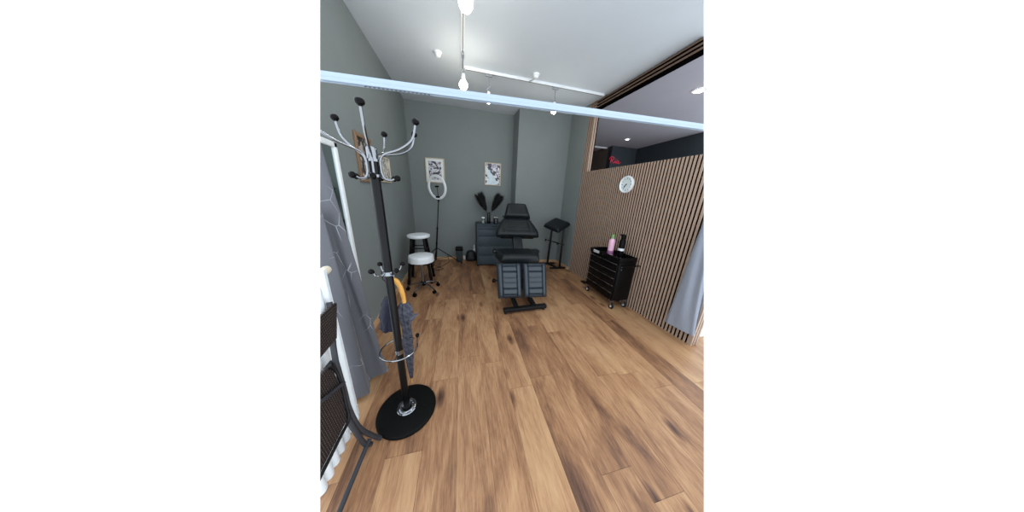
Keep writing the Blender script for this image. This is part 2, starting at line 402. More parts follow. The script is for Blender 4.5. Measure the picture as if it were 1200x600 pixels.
# slatted post above the partition and beam along the opening
b = MB(); b.box(-.02, .14, SD, .1, 2.0, ZC, PM, mi=1)
for k in range(4): b.box(-.02+k*.042, .006+k*.042, 0, .0035, 2.0, ZC, PM, mi=0); b.box(-.0197+k*.042, .0057+k*.042, .0034, SD+.001, 2.0, ZC, PM, mi=1)
for k in range(2): b.box(.139, .15, .004+k*.042, .03+k*.042, 2.0, ZC, PM, mi=0)
struct(b.make('trim_1', ['slat', 'felt']))
b = MB(); b.box(-.02, PL+1.6, SD, .1, ZC-.125, ZC, PM, mi=1)
for k in range(3): b.box(-.02, PL+1.6, 0, .0035, ZC-.036-k*.042, ZC-.016-k*.042, PM, mi=0); b.box(-.0197, PL+1.6, .0034, SD+.001, ZC-.0357-k*.042, ZC-.0163-k*.042, PM, mi=1)
struct(b.cut().make('trim_2', ['slat_h', 'felt']))
# adjoining room
struct(MB().box(5.44, 5.6, .5, 5.95, 0, ZC).cut().make('wall_far', 'dark'))
struct(MB().box(4.53, 5.6, 5.93, 6.1, 0, ZC).make('wall_niche', 'dark'))
b = MB(); b.box(4.53, 4.7, 6.1, 8.2, 0, ZC); struct(b.make('wall_corridor', 'beige'))
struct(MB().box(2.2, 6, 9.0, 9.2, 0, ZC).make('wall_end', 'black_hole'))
struct(MB().box(2.2, 2.32, 4.86, 9.0, 0, ZC).make('wall_behind', 'beige'))
struct(MB().box(3.6, 4.56, 6.18, 6.26, ZC-.035, ZC).make('trim_3', 'white'))

# ------------------------------------------------------------------ curtain rail
rail_a, rail_b = V((-.68, 1.42, 2.03)), V((1.9, 1.42, 2.096))
ext = (rail_b-rail_a).normalized()
def railM():
    x = ext; y = V((0, 1, 0)); z = x.cross(y).normalized(); y = z.cross(x)
    M = Matrix((x, y, z)).transposed().to_4x4(); M.translation = rail_a; return M
RM = railM(); RL = (rail_b-rail_a).length
rail = thing('curtain_rail', rail_a, 'long white curtain rail crossing the room in front of the track lights', 'curtain rail')
b = MB(); b.box(-.1, RL+.2, -.016, .016, -.006, .021, RM, bev=.006); b.box(-.1, RL+.2, -.016, -.005, -.019, -.004, RM, bev=.002); b.box(-.1, RL+.2, .005, .016, -.019, -.004, RM, bev=.002)
b.cut().make('rail_profile', 'rail', rail)
for k in range(16):
    x = .2+k*.021
    g = MB(); g.box(x-.005, x+.005, -.0045, .0045, -.0215, -.008, RM, bev=.002); g.make('glider', 'label_g', rail)

# ------------------------------------------------------------------ curtains
def loft(bot, top, zb, zt, name, matn, label, scale_uv=1.0, nv=40, sides=(0, 1)):
    B = spline([(x, y, 0) for x, y in bot], 10); Tp = spline([(x, y, 0) for x, y in top], 10); n = len(B)-1
    d = [0]
    for a, c in zip(B, B[1:]): d.append(d[-1]+(c-a).length)
    def fn(u, v):
        i = min(int(round(u*n)), n); e = v**.8
        p = B[i]*(1-e)+Tp[i]*e
        w = .006*math.sin(9*v+5*u*6)*(1-v)
        return (p.x+w, p.y+w, zb+(zt-zb)*v)
    m_ = MB().grid(fn, n, nv, uvfn=lambda u, v: (d[min(int(round(u*n)), n)]*scale_uv*1.0, v*(zt-zb)*scale_uv))
    bmesh.ops.solidify(m_.bm, geom=m_.bm.faces[:], thickness=.003)
    return tag(m_.cut(sides).make(name, matn, angle=80), label, 'curtain')
loft([(-.97, 1.40), (-.90, 1.33), (-.82, 1.30), (-.755, 1.295), (-.695, 1.335), (-.715, 1.39), (-.745, 1.44), (-.70, 1.485), (-.655, 1.49), (-.628, 1.535), (-.68, 1.58), (-.78, 1.56), (-.88, 1.6)],
     [(-.98, 1.40), (-.95, 1.385), (-.90, 1.38), (-.84, 1.385), (-.80, 1.40), (-.83, 1.42), (-.85, 1.44), (-.83, 1.455), (-.80, 1.46), (-.78, 1.475), (-.82, 1.485), (-.88, 1.48), (-.93, 1.49)],
     .05, 2.01, 'curtain', 'curtain', 'dark grey curtain with silver line pattern hanging beside the white radiator', 1.0)
loft([(2.40, 1.58), (2.335, 1.57), (2.295, 1.52), (2.30, 1.44), (2.325, 1.37), (2.33, 1.31), (2.345, 1.285), (2.365, 1.268), (2.376, 1.305), (2.384, 1.30), (2.392, 1.28), (2.41, 1.30)],
     [(2.40, 1.47), (2.33, 1.465), (2.30, 1.455), (2.295, 1.44), (2.30, 1.43), (2.31, 1.415), (2.325, 1.41), (2.34, 1.405), (2.35, 1.41), (2.36, 1.405), (2.37, 1.4), (2.38, 1.41)],
     .17, 2.06, 'curtain', 'curtain2', 'pale bluish grey curtain hanging over the near end of the slatted partition', 1.0)

# ------------------------------------------------------------------ radiator
rad = thing('radiator', (-.76, .95, 0), 'white column radiator beside the dark grey curtain at the left edge', 'radiator')
ys = [1.13-.0555*k for k in range(9)]
for k, y in enumerate(ys):
    b = MB()
    b.tube([(-.706, y, .07), (-.706, y, 1.10)], .0276, 20)
    for x in (-.765, -.81): b.tube([(x, y, .12), (x, y, 1.08)], .02, 12)
    b.box(-.815, -.715, y-.017, y+.017, .10, .16, bev=.01); b.box(-.815, -.715, y-.017, y+.017, 1.04, 1.095, bev=.01)
    b.cut((0,))
    if len(b.bm.verts): b.make('column', 'radiator', rad)
    else: b.bm.free()
b = MB(); b.cyl((-.765, 1.13, 0), (-.765, 1.13, .13), .013, seg=12); b.cyl((-.765, 1.13, 0), (-.765, 1.13, .008), .024, seg=16); b.cut((0,)).make('foot', 'radiator', rad)
b = MB(); b.box(-.815, -.69, 1.1585, 1.167, .075, 1.095, bev=.003).cut((0,)).make('end_panel', 'radiator', rad)
b = MB(); b.cyl((-.735, 1.165, 1.06), (-.735, 1.19, 1.06), .012); b.lathe([(0, 0), (.019, 0), (.022, .008), (.0225, .06), (.019, .075), (.014, .079), (0, .08)], (-.735, 1.18, 1.06), Rx(-PI/2), 20)
b.cut((0,)).make('thermostat_valve', 'valve', rad)['label'] = 'cream thermostat valve'

# ------------------------------------------------------------------ folded wicker chair leaning on the radiator
def CP(y, z, o=0.): return V((-.537-.135*z+o, y, z))
ch = thing('folding_chair', (-.56, .8, 0), 'folded chair with dark wicker panels and grey metal legs leaning against the radiator', 'chair')
def part(b, name, m_, par, **k):
    b.cut((0,))
    if len(b.bm.verts) < 4: b.bm.free(); return None
    return b.make(name, m_, par, **k)
LA = spline([V((-.527, 1.022, .013)), V((-.55, .998, .08)), CP(.935, .25, .0), CP(.925, .408, .003), CP(.945, .51, .003), CP(.975, .665, .0)], 8)
LB = spline([V((-.572, 1.0, .012)), V((-.578, .96, .08)), CP(.912, .25, -.004), CP(.90, .40, -.004), CP(.90, .46, -.006), CP(.945, .66, -.012)], 8)
part(MB().tube(LA, .013, 12), 'leg', 'tube', ch); part(MB().tube(LB, .013, 12), 'leg', 'tube', ch)
b = MB(); b.tube([CP(.972, .655, 0), CP(1.0, .74, 0), CP(1.06, .86, 0), CP(1.09, .94, 0)], .0125, 12); part(b, 'back_post', 'tube', ch)
b = MB(); b.box(-.655, -.632, .93, .985, .662, .676, bev=.004); part(b, 'hinge_bracket', 'chair_metal', ch)
b = MB(); b.tube([V((-.565, .985, .075)), V((-.585, .8, .05)), V((-.6, .62, .03)), V((-.61, .45, .02))], .0118, 10); part(b, 'foot_rail', 'tube', ch)
b = MB(); b.tube([CP(.94, .567, .022), CP(.86, .60, .022), CP(.76, .64, .022)], .008, 8); part(b, 'cross_strap', 'tube', ch)
def wpanel(q, o, t=.02):
    b = MB(); q = [CP(y, z, o) for y, z in q]; n = len(q)
    b._add(q+[p+V((-t, 0, -.16*t)) for p in q], [tuple(range(n)), tuple(range(2*n-1, n-1, -1))]+[(i, n+i, n+(i+1) % n, (i+1) % n) for i in range(n)])
    bmesh.ops.bevel(b.bm, geom=b.bm.edges[:], offset=.004, segments=2, affect='EDGES'); return b
part(wpanel([(.6, .765), (1.02, .772), (1.115, .925), (.7, .925)], .018), 'wicker_back', 'wicker', ch)
part(wpanel([(.40, .392), (.88, .388), (.905, .462), (.93, .56), (.935, .66), (.90, .70), (.5, .70)], .010), 'wicker_seat', 'wicker', ch)
b = MB(); b.tube(spline([CP(.92, .70, .014), CP(.938, .65, .014), CP(.932, .56, .014), CP(.907, .46, .014), CP(.884, .39, .014), CP(.80, .386, .014), CP(.6, .388, .014), CP(.40, .39, .014)], 4), .007, 10); part(b, 'seat_frame', 'chair_metal', ch)

# ------------------------------------------------------------------ mirror on the left wall
mi_ = thing('wall_mirror', (-1.0, 2.0, .5), 'tall white framed mirror on the left wall behind the grey curtain', 'mirror')
y0, y1, z0, z1, w = 1.35, 2.10, .485, 1.845, .042
b = MB()
for (a, c, d, e) in ((y1-w, y1, z0, z1), (y0, y0+w, z0, z1), (y0, y1, z1-w, z1), (y0, y1, z0, z0+w)): b.box(-.999, -.972, a, c, d, e, bev=.005)
b.cut((0,)).make('frame', 'white', mi_)
MB().box(-.998, -.985, y0+w*.8, y1-w*.8, z0+w*.8, z1-w*.8).cut((0,)).make('glass', 'mirror', mi_)

# ------------------------------------------------------------------ pictures
def picture(name, c, w, h, normal, fm, art, label, fw=.02, mat_w=.0, tri=False, art_label=None, tilt=0.):
    # normal '+x' on the left wall, '-y' on the back wall
    t = thing(name, c, label, 'picture')
    M = T(*c) @ (Rz(PI/2) if normal == '+x' else Matrix()) @ Ry(tilt)      # local: x right, z up, -y out of the wall
    b = MB()
    for (a, c2, d, e) in ((-w/2, -w/2+fw, -h/2, h/2), (w/2-fw, w/2, -h/2, h/2), (-w/2+fw, w/2-fw, h/2-fw, h/2), (-w/2+fw, w/2-fw, -h/2, -h/2+fw)): b.box(a, c2, -.022, 0, d, e, M, bev=.003)
    b.make('frame', fm, t)
    if mat_w:
        b = MB(); b.box(-w/2+fw, w/2-fw, -.008, -.002, -h/2+fw, h/2-fw, M); b.make('mount', 'frame_w', t)
    b = MB(); k = fw+mat_w
    b.box(-w/2+k, w/2-k, -.012, -.003, -h/2+k, h/2-k, M, mi=0)
    if tri:
        x0, x1, zt, zb = -w/2+k, w/2-k, h/2-k, -h/2+k
        b._add([(x0+.005, -.0125, .34*h), (x0+.01, -.0125, .02*h), (x0+.2*w, -.0125, -.18*h), (x0+.01, -.0125, zb+.01), (x1-.1*w, -.0125, zb+.005), (x0+.5*w, -.0125, -.08*h)], [(0, 1, 2, 5), (2, 3, 4, 5)], M, 1)
    b.make('print', [art, 'pale'], t, recalc=True)
    return t
picture('picture_frame', (-1.0, 2.665, 1.80), .385, .46, '+x', 'frame_b', 'art3', 'brown wooden framed dark picture on the left wall behind the coat rack hooks', .035)
picture('picture_frame', (-1.0, 3.245, 1.755), .36, .32, '+x', 'frame_g', 'art4', 'pale framed picture on the left wall just right of the coat rack pole', .025)
picture('picture_frame', (-.515, 4.72, 1.925), .37, .475, '-y', 'frame_g', 'art1', 'framed ink style print on the back wall above the ring light', .018, .045)
picture('picture_frame', (.68, 4.72, 1.935), .36, .46, '-y', 'frame_g', 'art2', 'framed print with a pale triangle on the back wall above the black plumes', .018, .0, True)

# ------------------------------------------------------------------ coat rack
BX, BY = -.41, 1.182
rack = thing('coat_rack', (BX, BY, 0), 'tall black coat rack with chrome hooks and round black base', 'coat rack')
MB().lathe([(0, 0), (.186, 0), (.19, .004), (.19, .016), (.184, .024), (.165, .029), (.06, .032), (0, .032)], (BX, BY, 0), seg=64).make('base', 'base', rack)
b = MB(); b.lathe([(.0225, .031), (.062, .031), (.064, .034), (.06, .039), (.05, .04), (.045, .044), (.03, .044), (.026, .041), (.0225, .041)], (BX, BY, 0), seg=40).make('base_flange', 'chrome', rack)
MB().cyl((BX, BY, .03), (BX, BY, 1.55), .022, seg=28).make('pole', 'pole', rack)
MB().lathe([(0, 1.55), (.0215, 1.55), (.0215, 1.634), (0, 1.634)], (BX, BY, 0), seg=28).make('pole_cap', 'pole', rack)
for z in (1.562, 1.632): MB().lathe([(.022, z-.006), (.027, z-.006), (.027, z+.006), (.022, z+.006)], (BX, BY, 0), seg=28).make('clamp_ring', 'chrome', rack)
b = MB(); b.lathe([(0, 1.632), (.0225, 1.632), (.0225, 1.683), (.019, 1.69), (0, 1.692)], (BX, BY, 0), seg=28); b.make('finial', 'chrome', rack)['label'] = 'bright chrome top cap'
b = MB(); b.lathe([(.0221, .5), (.0245, .5), (.0245, .53), (.0221, .53)], (BX, BY, 0), seg=28); b.make('hoop_clamp', 'chrome', rack)
knobs = [(-.358, .985, 1.80), (-.205, 1.165, 1.805), (-.255, 1.385, 1.80), (-.43, 1.46, 1.80), (-.56, 1.235, 1.80), (-.565, .985, 1.80)]
def knob(b, p, d, r=.017):
    M = T(*p) @ align(d); b.lathe([(0, -.006), (.008, -.006), (.009, -.003), (r*.72, -.002), (r*.95, .003), (r, .008), (r*.95, .014), (r*.72, .0185), (r*.45, .020), (r*.38, .0185), (0, .0185)], (0, 0, 0), M, 18)
for (x, y, z) in knobs:
    d = V((x-BX, y-BY, 0)); R_ = d.length; d.normalize(); c = V((BX, BY, 0)); up = V((0, 0, 1))
    P = [c+d*.092+up*1.554, c+d*.07+up*1.546, c+d*.046+up*1.551, c+d*.033+up*1.572, c+d*.031+up*1.60, c+d*.033+up*1.635, c+d*.056+up*1.662, c+d*(R_*.62)+up*1.69, c+d*(R_*.9)+up*1.735, V((x, y, z))-up*.008]
    sp_ = spline(P, 8)
    hk = MB().tube(sp_, .0051, 10).cut((0,)).make('hook', 'chrome', rack)
    for kp, kd, kr in (((x, y, z), d*.25+up, .017), (c+d*.094+up*1.555, (d+up*.25).normalized(), .0145)):
        b = MB(); knob(b, kp, kd, kr); b.cut((0,))
        if len(b.bm.verts) > 8: b.make('knob', 'black', hk)
        else: b.bm.free()
for a in (45, 135, 225, 315):
    d = V((math.cos(math.radians(a)), math.sin(math.radians(a)), 0)); c = V((BX, BY, 0)); up = V((0, 0, 1))
    hk = MB().tube(spline([c+d*.022+up*1.05, c+d*.045+up*1.045, c+d*.065+up*1.055, c+d*.075+up*1.075], 5), .0052, 8).make('low_hook', 'chrome', rack)
    b = MB(); knob(b, c+d*.078+up*1.08, d*.8+up*.6, .0135); b.make('knob', 'black', hk)
b = MB(); b.lathe([(.0221, 1.04), (.025, 1.04), (.025, 1.062), (.0221, 1.062)], (BX, BY, 0), seg=28).make('hook_ring', 'chrome', rack)
hc = V((-.418, 1.21, .51))
pts = [hc+V((math.cos(a)*.108, math.sin(a)*.108, 0)) for a in [math.radians(20-k*11) for k in range(31)]]
b = MB(); b.tube([pts[0]+V((.004, .006, .045)), pts[0]+V((.002, .003, .02))]+pts, .0045, 8); b.cyl((BX, BY-.01, .515), tuple(hc+V((0, -.106, 0))), .004); hoop = b.make('umbrella_hoop', 'chrome', rack)
b = MB(); knob(b, pts[0]+V((.004, .006, .048)), (0, 0, 1), .0125); b.make('knob', 'black', hoop)

# ------------------------------------------------------------------ umbrellas
um = thing('umbrella', (-.405, 1.345, .075), 'long plaid grey umbrella with a wooden crook handle hanging on the coat rack', 'umbrella')
def folds(n, amp): return lambda a, z: 1+amp*math.sin(n*a+z*9)
ax0, ax1 = V((-.408, 1.345, .11)), V((-.388, 1.315, .79))
Mx = T(*ax0) @ align(ax1-ax0); LN = (ax1-ax0).length
b = MB(); b.lathe([(0, 0), (.010, .01), (.017, .08), (.026, .22), (.031, .36), (.026, .47), (.031, .53), (.044, .59), (.04, .64), (.022, .675), (0, .68)], M=Mx, seg=48, mod=folds(8, .16)).make('canopy', 'plaid', um)
b = MB(); q = [Mx @ V((.02, -.035, .60)), Mx @ V((.085, -.02, .565)), Mx @ V((.03, .02, .50)), Mx @ V((.0, -.05, .53))]
b._add(q, [(0, 1, 2), (0, 3, 1), (0, 2, 3), (1, 3, 2)]); b.make('loose_flap', 'plaid', um)
b = MB(); b.tube([Mx @ V((0, 0, LN-.05)), Mx @ V((0, 0, LN+.02)), V((-.387, 1.305, .85)), V((-.393, 1.295, .91)), V((-.408, 1.28, .96)), V((-.428, 1.262, .985)), V((-.447, 1.25, .975))], [.012, .0135, .0145, .015, .015, .0145, .013], 14).make('handle', 'wood_y', um)
b = MB(); b.tube([ax0+V((0, 0, .02)), ax0+V((-.001, .002, -.045))], [.006, .003], 10).make('tip', 'wood_y', um)
un = thing('umbrella', (-.50, 1.29, .58), 'short dark navy folding umbrella hanging behind the coat rack pole', 'umbrella')
Mn = T(-.498, 1.29, .60) @ align((.12, .02, 1))
MB().lathe([(0, -.01), (.025, 0), (.042, .02), (.036, .07), (.044, .10), (.034, .16), (.036, .19), (.024, .23), (.014, .25), (0, .255)], M=Mn, seg=40, mod=folds(5, .28)).make('canopy', 'navy', un)
b = MB(); b.tube(spline([Mn @ V((0, 0, .25)), Mn @ V((.01, 0, .33)), V((-.465, 1.24, .99)), V((-.463, 1.236, 1.06))], 6), .003, 6).make('wrist_strap', 'navy', un)

# ------------------------------------------------------------------ ring light
rl = thing('ring_light', (-.565, 4.36, 0), 'white ring light on a thin black tripod stand by the back wall', 'ring light')
b = MB(); ctr = V((-.45, 4.25, 1.59)); Mr = T(*ctr) @ Rz(math.radians(-38)) @ Rx(math.radians(6))
R1, R2 = .222, .187
pr = []
b.lathe([(R2, -.012), (R1, -.012), (R1+.006, -.004), (R1+.006, .008), (R1, .014), (R2, .014), (R2-.006, .008), (R2-.006, -.004)], M=Mr @ Rx(PI/2), seg=64).make('ring', 'ringled', rl)
b = MB(); b.cyl(tuple(Mr @ V((0, .0, -R1))), tuple(Mr @ V((0, 0, -R2+.08))), .006, seg=10); b.box(-.05, .05, -.015, .015, -R2-.01, -R2+.025, Mr, bev=.004); b.cyl(tuple(Mr @ V((0, 0, -R2))), tuple(Mr @ V((0, 0, .02))), .005, seg=8); b.box(-.04, .04, -.012, .012, .0, .03, Mr, bev=.004)
b.make('phone_holder', 'black', rl)
b = MB(); top = Mr @ V((0, 0, -R1)); bs = V((-.565, 4.36, .1))
b.cyl(tuple(bs), tuple(bs.lerp(top, .55)), .015, seg=12); b.cyl(tuple(bs.lerp(top, .55)), tuple(top), .009, seg=12); b.make('pole', 'black', rl)
for f in (.3, .55, .98): MB().cyl(tuple(bs.lerp(top, f-.012)), tuple(bs.lerp(top, f+.012)), .019, seg=12).make('clamp', 'black', rl)
for e in ((-.03, 4.37, .012), (-.86, 4.66, .012), (-.60, 4.10, .012)):
    h0 = bs.lerp(top, .22); d = V(e); k = bs+V((0, 0, .02))
    b = MB(); b.tube([h0, d], .009, 8); b.tube([k, h0.lerp(d, .55)], .005, 6); b.ball(e, .014); b.make('leg', 'black', rl)

# ------------------------------------------------------------------ stools
st = thing('bar_stool', (-.72, 3.56, 0), 'tall black stool with round white seat standing in the back left corner', 'stool')
b = MB(); b.lathe([(0, .775), (.15, .775), (.168, .783), (.174, .80), (.172, .817), (.155, .828), (.10, .832), (0, .83)], (-.70, 3.5, 0), seg=40).make('seat', 'cushion', st)
corners = [(-.89, 3.37), (-.90, 3.70), (-.53, 3.69), (-.53, 3.38)]; tops = [(-.79, 3.41), (-.79, 3.59), (-.61, 3.59), (-.61, 3.41)]
for (x, y), (tx, ty) in zip(corners, tops): MB().tube([(x, y, 0), (tx, ty, .776)], [.025, .02], 12).make('leg', 'pole', st)
for zz in (.30, .58):
    for i in range(4):
        (x, y), (tx, ty) = corners[i], tops[i]; (x2, y2), (tx2, ty2) = corners[(i+1) % 4], tops[(i+1) % 4]; f = (zz+.03*(i % 2))/.776
        MB().cyl((x+(tx-x)*f, y+(ty-y)*f, zz+.03*(i % 2)), (x2+(tx2-x2)*f, y2+(ty2-y2)*f, zz+.03*(i % 2)), .009, seg=10).make('rung', 'pole', st)
rs = thing('rolling_stool', (-.62, 3.12, 0), 'low white rolling stool with chrome star base in front of the tall stool', 'stool')
cx, cy2 = -.615, 3.13
MB().lathe([(0, .475), (.155, .475), (.172, .482), (.178, .50), (.178, .56), (.172, .577), (.15, .585), (0, .588)], (cx, cy2, 0), seg=44).make('seat', 'cushion', rs)
MB().lathe([(.17, .486), (.1815, .488), (.1815, .497), (.17, .499)], (cx, cy2, 0), seg=44).make('seat_piping', 'label_w', rs)
b = MB(); b.cyl((cx, cy2, .15), (cx, cy2, .48), .0125, seg=14); b.cyl((cx, cy2, .12), (cx, cy2, .3), .02, seg=14); b.make('gas_lift', 'chrome', rs)
b = MB(); b.lathe([(.0, .085), (.034, .085), (.038, .1), (.034, .145), (0, .148)], (cx, cy2, 0), seg=20).make('hub', 'black', rs)
for k in range(5):
    a = math.radians(-113+72*k); d = V((math.cos(a), math.sin(a), 0)); c = V((cx, cy2, 0))
    arm = MB().tube([c+d*.03+V((0, 0, .125)), c+d*.12+V((0, 0, .115)), c+d*.225+V((0, 0, .075))], [.014, .012, .01], 10).make('base_arm', 'chrome', rs)
    b = MB(); w_ = c+d*.235; b.cyl(tuple(w_+V((0, 0, .08))), tuple(w_+V((0, 0, .045))), .008, seg=8)
    s_ = V((-d.y, d.x, 0)); b.cyl(tuple(w_+V((0, 0, .027))-s_*.018), tuple(w_+V((0, 0, .027))-s_*.004), .027, seg=16); b.cyl(tuple(w_+V((0, 0, .027))+s_*.004), tuple(w_+V((0, 0, .027))+s_*.018), .027, seg=16)
    b.box(-.012, .012, -.02, .02, .03, .056, T(w_.x, w_.y, 0) @ Rz(a), bev=.005); b.make('caster', 'black', arm)
cable = MB().tube(spline([(-.60, 4.30, .005), (-.50, 4.18, .005), (-.40, 4.06, .005), (-.50, 3.98, .005), (-.58, 4.08, .005), (-.44, 4.22, .005), (-.34, 4.40, .005), (-.30, 4.55, .005), (-.33, 4.66, .02), (-.34, 4.70, .12)], 7), .005, 6)
tag(cable.make('power_cable', 'rubber'), 'black power cable looped on the floor below the ring light', 'cable')

# ------------------------------------------------------------------ chest of drawers and what stands on it
cd = thing('chest_of_drawers', (.71, 4.42, 0), 'dark grey chest of drawers against the back wall behind the treatment chair', 'chest of drawers')
X0, X1, Y0, Y1, ZT = .30, 1.08, 4.15, 4.69, .90
b = MB(); b.box(X0, X0+.02, Y0, Y1, 0, ZT-.022, bev=.002); b.box(X1-.02, X1, Y0, Y1, 0, ZT-.022, bev=.002); b.box(X0, X1, Y0-.004, Y1, ZT-.022, ZT, bev=.003); b.box(X0+.02, X1-.02, Y1-.02, Y1, .02, ZT-.022); b.box(X0+.02, X1-.02, Y0+.03, Y1-.02, .03, ZT-.03)
b.make('body', 'chest', cd)
zs = [(.03, .235), (.241, .446), (.452, .657), (.663, .80)]
for a, c in zs:
    d = MB().box(X0+.023, X1-.023, Y0+.004, Y0+.026, a, c, bev=.003).make('drawer', 'chest', cd)
MB().box(X0+.023, X1-.023, Y0+.012, Y0+.03, .806, .87, bev=.002).make('top_rail', 'chest', cd)
va = thing('vase', (.565, 4.40, ZT), 'slim dark glass vase holding black plumes on the chest of drawers', 'vase')
MB().lathe([(0, 0), (.035, 0), (.038, .01), (.036, .12), (.03, .19), (.022, .215), (.024, .235), (.019, .235), (.018, .215), (.026, .185), (.031, .12), (.032, .012), (0, .01)], (.565, 4.40, ZT), seg=28).make('vessel', 'smoke', va)
def plume(x1, z1, label, y1=4.44):
    t = thing('pampas_plume', (.565, 4.40, ZT+.05), label, 'dried plume', 'plumes in the vase')
    p0, pm, p1 = V((.565, 4.40, ZT+.03)), V((.565+(x1-.565)*.3, 4.41, ZT+.25)), V((x1, y1, z1))
    path = spline([p0, pm, p1], 14); MB().tube(path, .0035, 6).make('stem', 'feather', t)
    b = MB(); ax = (p1-pm).normalized()
    for k in range(800):
        f = .02+.98*random.random(); o = pm.lerp(p1, f); ang = random.random()*2*PI
        s1 = ax.orthogonal().normalized(); s2 = ax.cross(s1); rad = (.035+.155*math.sin(PI*min(1, f*.62+.08)))*(.55+.45*random.random())
        out = (s1*math.cos(ang)+s2*math.sin(ang)); tip = o+out*rad*.75+ax*(rad*1.15); wv = ax.cross(out).normalized()*.0055
        mid = o.lerp(tip, .55)+out*.006
        b._add([o-wv, o+wv, mid+wv, tip, mid-wv], [(0, 1, 2, 4), (4, 2, 3)])
    b.make('plume_head', 'feather', t, recalc=False); return t
plume(.40, 1.40, 'black feathery plume leaning left in the vase')
plume(.755, 1.39, 'black feathery plume leaning right in the vase')
j = thing('glass_jar', (.44, 4.36, ZT), 'small clear jar with white lid left of the black plumes', 'jar')
MB().lathe([(0, 0), (.032, 0), (.035, .006), (.035, .10), (.03, .112), (.026, .112), (.03, .1), (.031, .008), (0, .006)], (.44, 4.36, ZT), seg=24).make('glass_body', 'clear', j)
MB().lathe([(0, .01), (.029, .01), (.029, .06), (0, .062)], (.44, 4.36, ZT), seg=24).make('contents', 'wax', j)
MB().lathe([(0, .112), (.036, .112), (.037, .116), (.037, .138), (.034, .142), (0, .142)], (.44, 4.36, ZT), seg=24).make('lid', 'label_w', j)
j = thing('candle_jar', (.695, 4.34, ZT), 'black square candle jar with pale lid right of the black plumes', 'candle')
b = MB(); b.box(.665, .755, 4.30, 4.38, ZT, ZT+.13, bev=.008); b.make('jar', 'black', j)
b = MB(); b.box(.67, .75, 4.304, 4.376, ZT+.13, ZT+.145, bev=.004); b.make('lid', 'wax', j)
b = MB(); b.box(.688, .732, 4.2985, 4.301, ZT+.02, ZT+.058); b.box(.688, .732, 4.2985, 4.301, ZT+.07, ZT+.11); b.make('label', 'label_g', j)
# things on the floor by the chest
bi = thing('waste_bin', (-.075, 4.52, 0), 'small dark rectangular bin on the floor left of the black bag', 'bin')
b = MB(); b._add([(-.14, 4.45, 0), (-.015, 4.45, 0), (-.015, 4.6, 0), (-.14, 4.6, 0), (-.152, 4.44, .27), (-.003, 4.44, .27), (-.003, 4.61, .27), (-.152, 4.61, .27)], [(3,2,1,0), (4,5,6,7), (0,1,5,4), (1,2,6,5), (2,3,7,6), (3,0,4,7)])
bmesh.ops.bevel(b.bm, geom=b.bm.edges[:], offset=.012, segments=2, affect='EDGES'); b.make('body', 'bin', bi)
MB().box(-.158, .003, 4.434, 4.615, .272, .335, bev=.012).make('lid', 'black', bi)
ba = thing('handbag', (.185, 4.53, 0), 'black bag slumped on the floor beside the chest of drawers', 'bag')
b = MB()
def sup(u, v):
    a = 2*PI*u; e = v; r = (1-abs(2*min(max(e, .002), .998)-1)**6)**.5
    k = 1-.28*e
    return (.18+.125*k*r*(abs(math.cos(a))**.6)*(1 if math.cos(a) > 0 else -1)+.006*math.sin(7*a+9*v), 4.54+.10*k*r*(abs(math.sin(a))**.6)*(1 if math.sin(a) > 0 else -1), .005+.25*e+.012*math.sin(3*a)*math.sin(PI*e))
b.grid(sup, 36, 16, wrap=True); b.make('body', 'bag', ba)
b = MB(); b.tube(spline([(.12, 4.46, .17), (.13, 4.44, .235), (.17, 4.44, .26), (.21, 4.45, .24), (.22, 4.46, .17)], 6), .007, 8); b.make('handle', 'bag', ba)
sb = thing('spray_bottle', (.27, 4.66, .0), 'small pale bottle standing behind the black bag beside the chest', 'bottle')
MB().lathe([(0, 0), (.022, 0), (.024, .008), (.024, .26), (.011, .29), (.011, .3), (0, .3)], (.262, 4.655, 0), seg=20).make('body', 'label_w', sb)
MB().lathe([(0, .3), (.013, .3), (.013, .345), (.006, .36), (0, .36)], (.262, 4.655, 0), seg=16).make('cap', 'white', sb)
so = MB().box(.01, .05, 4.64, 4.70, .0, .09, bev=.006); tag(so.make('plug_adapter', 'white'), 'small white plug adapter on the floor between the bin and the bag', 'plug')

# ------------------------------------------------------------------ treatment chair
tc = thing('treatment_chair', (.86, 2.75, 0), 'black padded reclining treatment chair with split leg rests in the room centre', 'treatment chair')
def pad(M, wx, L, th, groove=None, nu=44, nv=44, back=True, pw=7., xo=None, bt=.35):
    """cushion: local x across, y along its length 0..L, z out of the padded face"""
    b = MB()
    def sp2(t): return math.sin((t-.5)*PI)
    def prof(a): return max(0., 1-abs(a)**pw)**(1/2.6)
    def top(u, v):
        a, c = sp2(u), sp2(v); y = L*(c+1)/2; w = wx((c+1)/2)
        z = th*prof(a)*prof(c)
        if groove: z -= groove(a, (c+1)/2)
        return M @ V(((xo((c+1)/2) if xo else 0)+a*w*(.965+.035*prof(c)), y, z))
    def bot(u, v):
        a, c = sp2(u), sp2(v); return M @ V(((xo((c+1)/2) if xo else 0)+a*wx((c+1)/2)*(.965+.035*prof(c)), L*(c+1)/2, -bt*th*prof(a)*prof(c)))
    b.grid(top, nu, nv); b.grid(bot, nu, nv)
    bmesh.ops.remove_doubles(b.bm, verts=b.bm.verts[:], dist=.0004)
    return b
def gauss(x, w): return math.exp(-(x/w)**2)
def quilt(nl, depth=.014, edge=.60):
    def g(a, v):
        z = depth*(gauss(abs(a)-edge, .05))
        if abs(a) < edge:
            for k in range(nl+1): z += depth*.9*gauss(v-(.1+.8*k/nl), .014)
        return z
    return g
